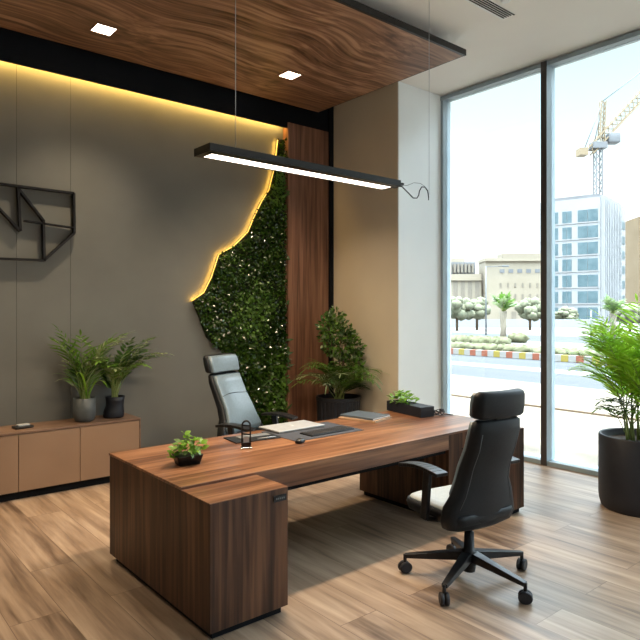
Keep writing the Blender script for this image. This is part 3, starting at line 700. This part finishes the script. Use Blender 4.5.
# ------------------------------------------------------------------ office chair
def make_chair(label, loc, rz, seatmat, scale=(1, 1, 1), recline=0.0, flare=0.0, arm_dz=0.0):
    t = thing('office_chair', label, 'office chair', loc, rz, 'high-back office chairs at the desk')
    t.scale = scale
    r0 = .375
    for k in range(5):
        a = radians(CH_ANG + 72 * k); d = Vector((cos(a), sin(a), 0)); m = MB()
        m.bar(d * .03 + Vector((0, 0, .165)), d * r0 + Vector((0, 0, .115)), .06, .06, 'blackmetal', w2=.032, h2=.026); m.tube([d * r0 + Vector((0, 0, .125)), d * r0 + Vector((0, 0, .06))], .011, 'blackmetal', 8)
        ba = m.build('base_arm', t, bevel=.003)
        sd_ = Vector((-sin(a + .6), cos(a + .6), 0)); m = MB()
        for s_ in (-1, 1):
            c_ = d * r0 + Vector((0, 0, .038)) + sd_ * (.014 * s_)
            m.tube([c_ - sd_ * .011, c_ - sd_ * .008, c_ + sd_ * .008, c_ + sd_ * .011], [.031, .038, .038, .031], 'rubber', 20)
        c_ = d * r0 + Vector((0, 0, .045)); m.rbox(-.02, .02, -.006, .006, -.012, .022, .004, 'rubber', Matrix.Translation(c_)); m.build('castor', ba)
    m = MB(); m.lathe([(.035, .06), (.045, .13), (.045, .20), (.030, .205), (.028, .32), (.018, .325), (.018, .42)], 'blackmetal', 24); m.build('gas_column', t)
    m = MB(); m.rbox(-.09, .09, -.13, .13, .40, .445, .01, 'blackmetal'); m.tube([(.09, .02, .42), (.2, .05, .415), (.23, .05, .42)], .006, 'chrome', 8); m.build('tilt_mechanism', t)
    # seat
    m = MB(); m.loft([(.405, 0, .095, .19, .19), (.43, 0, .09, .225, .235), (.475, 0, .09, .235, .245), (.50, 0, .09, .23, .24)], 'blackleather', .07); m.build('seat_shell', t)
    m = MB(); m.loft([(.498, 0, .095, .222, .228), (.515, 0, .095, .218, .222), (.525, 0, .095, .20, .208), (.528, 0, .095, .16, .165)], seatmat, .07); m.build('seat_cushion', t)
    # back shell: waisted, leaning back
    secs = []
    for z, w, y, h in ((.385, .170, -.13, .030), (.405, .215, -.135, .045), (.46, .232, -.145, .050), (.54, .220, -.15, .048), (.62, .192, -.172, .044), (.70, .166, -.178, .043), (.80, .158, -.200, .042),
                       (.92, .162, -.245, .040), (1.03, .166, -.276, .036), (1.10, .160, -.286, .030), (1.116, .14, -.288, .02)):
        y -= recline * (z - .45) - .04
        secs.append((z, 0, y, w * (1.12 if z < .9 else 1.06) * (1 + flare * max(0, 1.0 - z)), h))
    m = MB(); m.loft(secs, 'blackleather', .032, bow=.035); bs = m.build('back_shell', t)
    # piping lines on the rear
    for s_ in (-1, 1):
        m = MB(); m.tube([(s_ * w * .80, y - h - .001 + .035 * .64, z) for (z, _, y, w, h) in secs[3:-2]], .0018, 'thread', 5)
        m.build('piping', bs)
    m = MB(); cs = [(z, 0, y + h * .75 + .012, w * .9, .026) for (z, _, y, w, h) in secs[4:-1]]
    cs = [(cs[0][0] - .06, 0, cs[0][2], cs[0][3] * .95, .02)] + cs
    m.loft(cs, seatmat2, .022, bow=.035); bc = m.build('back_cushion', t)
    m = MB()
    z, _, y, w, h = cs[4]; m.tube([(x * w, y + h + .001 + .035 * x * x, z + .005 * cos(x * 3)) for x in [q / 6 - 1 for q in range(13)]], .003, 'blackleather', 5)
    m.build('seam', bc)
    # headrest
    hs = []
    for z, w, y, h in ((1.122, .145, -.290, .020), (1.128, .170, -.290, .032), (1.142, .180, -.292, .038), (1.205, .182, -.298, .040), (1.262, .180, -.304, .037), (1.285, .170, -.308, .030), (1.295, .15, -.310, .016)):
        y -= recline * (z - .45) - .04
        hs.append((z, 0, y, w, h))
    m = MB(); m.loft(hs, 'blackleather', .035, bow=.03); m.build('headrest', t)
    m = MB(); m.loft([(z, 0, y + h * .72 + .01, w * .93, .024) for (z, _, y, w, h) in hs[1:-1]], seatmat2, .022, bow=.03); m.build('headrest_cushion', t)
    m = MB(); yy = -.25 - recline * .62; m.box(-.05, .05, yy - .015, yy + .015, 1.05, 1.13, 'blackmetal'); m.build('headrest_bracket', t)
    for s_ in (-1, 1):
        x = s_ * .285; m = MB()
        pts = [(s_ * .20, .06, .425), (x, .06, .45)]
        m.bar(pts[0], pts[1], .06, .03, 'blackmetal'); m.bar((x, .06, .44), (x, .03, .775 + arm_dz), .05, .028, 'blackmetal', up=(1, 0, 0))
        m.build('arm_post', t, bevel=.005)
        m = MB(); n_ = 9
        ap = [(x, -.09 + .34 * q / n_, arm_dz + .765 + .022 * sin(pi * q / n_) - .012 * q / n_) for q in range(n_ + 1)]
        for a_, b_ in zip(ap[:-1], ap[1:]): m.bar(a_, (b_[0], b_[1] + .001, b_[2]), .085, .024, 'blackmetal')
        m.build('armrest', t, bevel=.004)
    return t
seatmat2 = 'leather'; CH_ANG = 206
make_chair('black high-back office chair seen from behind in front of the desk', (3.385, 2.505, 0), -0.16, 'seatgrey', (1.15, 1.13, 1.0))
CH_ANG = -70
make_chair('high-back office chair with blue-grey cushions behind the desk facing forward', (3.37, 5.12, 0), pi + .36, 'leather', (1.30, 1.15, 1.04), .13, .28, -.09)

# ------------------------------------------------------------------ pendant lamp
t = thing('pendant_light', 'long slim black linear pendant lamp hanging over the desk', 'pendant light', (2.05, 3.72, 2.87))
m = MB(); m.box(0, 1.87, -.11, .11, 0.006, .05, 'blackmetal'); m.box(0, 1.87, -.11, -.035, -.004, .006, 'blackmetal'); m.box(0, 1.87, .085, .11, -.004, .006, 'blackmetal'); m.box(0, .06, -.085, .085, -.004, .006, 'blackmetal'); m.box(1.83, 1.87, -.085, .085, -.004, .006, 'blackmetal')
m.build('housing', t, bevel=.003)
m = MB(); m.box(.06, 1.83, -.035, .085, -.001, .005, 'lamp'); m.build('diffuser', t)
m = MB(); m.tube([(.27, 0, .05), (.27, 0, ZC - 2.87)], .003, 'silver', 6); m.build('suspension_wire', t)
m = MB(); m.tube([(2.37, 0, .0), (2.37, 0, ZC - 2.87)], .0022, 'silver', 6); m.build('suspension_wire', t)
m = MB(); m.rbox(1.865, 1.93, -.025, .025, .005, .04, .006, 'blackmetal')
m.rbox(1.96, 2.01, -.02, .02, .04, .06, .005, 'blackmetal')
m.build('end_clamp', t)
m = MB()
hook = [(1.91, 0, .02), (2.0, 0, .03), (2.09, 0, -.02), (2.15, 0, -.055), (2.20, 0, -.05), (2.225, 0, -.02), (2.235, 0, .02), (2.265, 0, .06), (2.31, 0, .065), (2.35, 0, .035), (2.362, 0, -.02), (2.362, 0, -.05)]
m.tube(hook, .0055, 'blackmetal', 6); m.tube([(1.95, 0, .03), (2.06, .0, .045), (2.16, 0, .085), (2.25, 0, .09), (2.31, 0, .07)], .002, 'blackmetal', 5); m.build('cable', t)
area('pendant_lamp', (2.98, 3.72, 2.862), 1.76, .15, 42, (1.0, .78, .54))

# ------------------------------------------------------------------ outdoors
GZ = -.1
m = MB(); m.box(XW + .2, 14.5, -60, 60, GZ - .3, GZ, 'sand'); struct(m.build('ground_sand'))
m = MB(); m.box(14.5, 21.3, -60, 60, GZ - .3, GZ - .01, 'asphalt'); m.box(17.3, 18.4, -60, 60, GZ - .01, GZ - .006, 'lane'); struct(m.build('road'))
m = MB(); m.box(21.5, 400, -200, 300, GZ - .3, GZ, 'paving'); struct(m.build('ground_paving'))
m = MB(); m.box(10.9, 11.0, -40, 40, GZ, GZ + .035, 'sandline'); tag(m.build('kerb_edging'), 'thin brown edging line running across the pale sand', 'edging')
m = MB(); m.box(34, 42, -60, 120, GZ, GZ + .008, 'asphalt'); struct(m.build('road'))
t = thing('kerb', 'roadside kerb painted in red, yellow and white blocks', 'kerb', (21.3, 0, GZ))
seq = ['kred', 'kwht', 'kyel', 'kwht', 'kred', 'kwht', 'kred', 'kwht', 'kyel', 'kwht']
for k in range(64):
    m = MB(); y = 5 + k * .29; m.box(0, .22, y, y + .285, 0, .24, seq[k % 10]); m.build('kerb_stone', t)
m = MB(); m.box(0, .22, -60, 4.99, 0, .24, 'kwht'); m.box(0, .22, 5 + 64 * .29, 60, 0, .24, 'kwht'); m.build('plain_kerb', t)

cW, sW = .768, .640
def cw(u, d):           # lateral, depth seen from the room -> ground position
    lat = (u - 320) / F_PX * d
    return cW * lat + sW * d, -sW * lat + cW * d
def blob(m, c, rx, ry, rz_, k, n=14):
    prof = []
    vv = []; fs = []; q = 8; ph = [rnd(0, 6) for _ in range(4)]
    for i in range(q + 1):
        th = pi * i / q
        for j in range(n):
            a = 2 * pi * j / n; f = 1 + .14 * sin(3 * a + ph[0] + i) + .10 * sin(5 * a + ph[1] - 2 * i) + rnd(-.05, .05)
            vv.append((c[0] + rx * sin(th) * cos(a) * f, c[1] + ry * sin(th) * sin(a) * f, c[2] + rz_ * -cos(th) * f))
    for i in range(q):
        for j in range(n): fs.append((i * n + j, i * n + (j + 1) % n, (i + 1) * n + (j + 1) % n, (i + 1) * n + j))
    m.add(vv, fs, k, True)
# hedges
def hedge(u, d, L, h, label):
    x, y = cw(u, d); m = MB(); n = int(L / .5)
    for k in range(n): blob(m, (rnd(-.1, .1), -L / 2 + k * .5, h * .45), .45, .4, h * .55, 'hedge')
    o = m.build('hedge', None, (x, y, GZ)); tag(o, label, 'hedge', 'low hedges beyond the road')
hedge(470, 28.5, 5.5, .38, 'low olive hedge behind the painted kerb, seen through the left pane')
hedge(562, 24.5, 3.2, .38, 'low olive hedge behind the painted kerb, seen right of the mullion')
hedge(468, 33.2, 4.5, .5, 'farther low hedge at the left edge of the glass')
hedge(512, 36, 1.2, .55, 'small rounded shrub at the foot of the date palm')
def dpalm(u, d, h, label, spread=1.2):
    x, y = cw(u, d); t = thing('date_palm', label, 'palm tree', (x, y, GZ), rnd(0, 6), 'date palms across the road')
    m = MB(); m.tube([(0, 0, 0), (.03, 0, h * .35), (0, .02, h * .7)], [.22, .2, .26], 'bstone', 10); m.build('trunk', t)
    m = MB()
    for k in range(22): frond(m, (0, 0, h * .68), rnd(0, 6.28), rnd(.8, 1.1) * spread, rnd(.7, 1.45), rnd(.2, 1.1), 'leafpale' if k % 2 else 'leafM', 10, .09, .4, sr=.03)
    m.build('fronds', t)
dpalm(503, 38, 2.6, 'pale date palm with upright fronds across the road')
dpalm(613, 42, 2.4, 'date palm in front of the white tower')
def tree(u, d, h, r_, label):
    x, y = cw(u, d); t = thing('tree', label, 'tree', (x, y, GZ), 0, 'hazy trees by the far buildings')
    m = MB(); m.tube([(0, 0, 0), (0, 0, h * .6)], .12, 'bark', 8); m.build('trunk', t)
    m = MB()
    for k in range(34): blob(m, (rnd(-.75, .75) * r_, rnd(-.6, .6) * r_, h * rnd(.42, .9)), r_ * rnd(.25, .42), r_ * .35, h * rnd(.09, .16), 'tree', 9)
    m.build('crown', t)
tree(457, 56, 3.2, 1.3, 'hazy tree in front of the left cream building')
tree(477, 58, 3.0, 1.3, 'hazy tree between the two cream buildings')
tree(530, 58, 3.0, 1.3, 'hazy tree in front of the large cream building')
tree(566, 68, 2.2, 1.3, 'low hazy tree at the foot of the white tower')
tree(630, 50, 2.4, 1.3, 'hazy tree right of the date palm by the tower')
# poles
def pole(u, d, h, label, arm=0, cat='street lamp'):
    x, y = cw(u, d); t = thing('street_lamp' if arm else 'pole', label, cat, (x, y, GZ), -.7)
    m = MB(); m.tube([(0, 0, 0), (0, 0, h)], .06, 'poleg', 8, .04); m.build('post', t)
    if arm: m = MB(); m.tube([(0, 0, h - .05), (arm, 0, h)], .03, 'poleg', 6); m.rbox(arm, arm + .5, -.1, .1, h - .06, h + .06, .02, 'poleg'); m.build('lamp_head', t)
pole(486, 46, 5.2, 'thin grey street lamp in front of the cream buildings', 1.2)
pole(591, 30, 1.9, 'short grey pole standing near the painted kerb', 0, 'pole')

# buildings (local frame: x along the facade, y away from the viewer)
def bld(name, label, u, d, ang, w, dep, h, wall):
    x, y = cw(u, d); t = thing(name, label, 'building', (x, y, GZ), ang)
    m = MB(); m.box(0, w, 0, dep, 0, h, wall); m.build('walls', t); return t
def win(t, x0, x1, z0, z1, k, y=-.06, nx=1):
    m = MB(); W_ = (x1 - x0) / nx
    for i in range(nx): m.box(x0 + i * W_ + .03, x0 + (i + 1) * W_ - .03, y, .0, z0, z1, k)
    m.build('window', t)
yaw = -math.atan2(.640, .768)
# white tower: near corner at u=600
A0 = yaw + math.atan2(-5, 6.2)   # facade running left to right towards the corner
dC = 90.0
cx_, cy_ = cw(600, dC)
t = thing('tower_building', 'white office tower with blue windows and vertical fins behind the crane base', 'building', (cx_, cy_, GZ), A0)
wL, wR, hT = 8.8, 15.5, 18.6
m = MB(); m.box(-wL, 0, 0, wR, 0, hT, 'bwhite'); m.build('walls', t)
m = MB(); m.box(-wL + .3, -.3, .3, wR - .3, hT, hT + .5, 'bgrey'); m.build('parapet', t)
fl = 2.43
for r_ in range(7):
    zt = hT - 1.75 - r_ * fl
    for (a, b, nx) in ((-7.45, -6.0, 1), (-5.4, -4.0, 2), (-3.15, -.25, 2)):
        win(t, a, b, zt - 1.75, zt, 'pane', -.06, nx)
    m = MB(); m.box(-wL - .05, .05, -.10, -.0, zt - 1.95, zt - 1.8, 'bwhite'); m.build('ledge', t)
for k in range(11):
    y = .35 + k * 1.0; m = MB(); m.box(0, .55, y, y + .45, .3, hT + .2, 'bwhite'); m.build('fin', t)
for r_ in range(7):
    zt = hT - 2.2 - r_ * fl; m = MB(); m.box(.0, .08, 11.6, 14.9, zt - 1.2, zt, 'pane'); m.build('window', t)
# crane behind the tower
x, y = cw(598, 112); t = thing('tower_crane', 'cream tower crane with a raised jib above the white tower', 'crane', (x, y, GZ), yaw)
def lattice(m, a, b, w, n_, k, th=.12):
    a = Vector(a); b = Vector(b); d = (b - a).normalized(); s_ = d.cross(Vector((0, 1, 0)))
    s_.normalize(); f_ = Vector((0, 1, 0)); cor = [s_ * w / 2 + f_ * w / 2, s_ * -w / 2 + f_ * w / 2, s_ * -w / 2 - f_ * w / 2, s_ * w / 2 - f_ * w / 2]
    for c_ in cor: m.bar(a + c_, b + c_, th, th, k)
    for i in range(n_):
        p = a.lerp(b, i / n_); q = a.lerp(b, (i + 1) / n_)
        for j in range(4): m.bar(p + cor[j], q + cor[(j + 1) % 4], th * .6, th * .6, k)
zz = lambda v: CAM_H - GZ + (310 - v) / F_PX * 112
pxm = 112 / F_PX
m = MB(); lattice(m, (0, 0, 0), (0, 0, zz(146)), 1.1, 22, 'cranegrey', .16); m.build('mast', t)
m = MB(); m.box(-1.3, 1.3, -1, 1, zz(149), zz(143), 'cranegrey'); m.rbox(1.6, 3.6, -1.2, .8, zz(144), zz(134), .2, 'cranegrey'); m.build('cab', t)
m = MB(); lattice(m, (-20 * pxm + 2, 0, zz(152)), (56 * pxm, 0, zz(82)), 1.3, 16, 'crane', .22); m.build('jib', t)
m = MB(); m.box(-20 * pxm, -12 * pxm, -1, 1, zz(156), zz(149), 'crane'); m.build('counterweight', t)
m = MB(); lattice(m, (3 * pxm, 0, zz(140)), (5 * pxm, 0, zz(101)), .8, 8, 'crane', .16); m.build('tower_head', t)
m = MB()
for a, b in (((5 * pxm, zz(101)), (56 * pxm, zz(62))), ((5 * pxm, zz(101)), (-14 * pxm, zz(150))), ((5 * pxm, zz(101)), (-4 * pxm, zz(145)))): m.tube([(a[0], 0, a[1]), (b[0], 0, b[1])], .09, 'cranegrey', 5)
m.build('stay_cable', t)
# tan building at the right edge
t = bld('apartment_block', 'tan concrete building at the right edge behind the tower', 639, 122, yaw - .1, 14, 10, 20.5, 'borange')
for r_ in range(6):
    for k in range(5): win(t, .8 + k * 2.6, 2.6 + k * 2.6, 2.2 + r_ * 2.7, 3.8 + r_ * 2.7, 'panebr')
# cream buildings
dA = 85
t = bld('cream_building', 'cream building with tall columned windows at the left of the glass', 443, dA, yaw - .02, 5.3, 4, 6.9, 'bstone')
for k in range(5): win(t, .4 + k * 1.0, 1.05 + k * 1.0, 3.3, 5.9, 'panebr')
for k in range(5): win(t, .4 + k * 1.0, 1.05 + k * 1.0, .9, 2.6, 'panebr')
m = MB(); m.box(-.1, 5.35, -.3, 4, 6.0, 6.15, 'bstone'); m.box(-.1, 5.35, -.3, 4, 2.8, 2.95, 'bstone'); m.build('cornice', t)
m = MB(); m.box(.3, 4.6, .6, 3.6, 6.9, 8.6, 'bgrey'); m.build('roof_storey', t)
for k in range(8): win(t, .45 + k * .5, .8 + k * .5, 7.1, 8.3, 'panebr', .52)
m = MB(); m.box(.8, 3.2, 1, 3, 8.6, 9.1, 'bstone'); m.build('roof_top', t)
t = bld('cream_building', 'large plain cream building with small windows left of the mullion', 485.5, 84, yaw - .03, 8.3, 4, 9.0, 'bstone')
m = MB(); m.box(-.1, 8.4, -.35, 4, 8.6, 9.0, 'bstone'); m.build('cornice', t)
m = MB(); m.box(2.5, 8, .8, 3.6, 9.0, 9.7, 'bstone'); m.build('roof_storey', t)
for k in range(6): win(t, 1.9 + k * 1.0, 2.2 + k * 1.0, 5.0, 5.6, 'panebr')
for k in range(6): win(t, 1.9 + k * 1.0, 2.2 + k * 1.0, 3.4, 4.1, 'panebr')
for k in range(4): win(t, 1.9 + k * 1.6, 2.6 + k * 1.6, .6, 1.7, 'panebr')
for k in range(5): win(t, 1.9 + k * 1.2, 2.6 + k * 1.2, 7.0, 7.5, 'bgrey')
# low wall in the distance
x, y = cw(495, 66); m = MB(); m.box(-9, 12, 0, .3, 0, .9, 'bwhite'); o = m.build('boundary_wall', None, (x, y, GZ)); o.rotation_euler = (0, 0, yaw); tag(o, 'low pale boundary wall in front of the far buildings', 'wall')
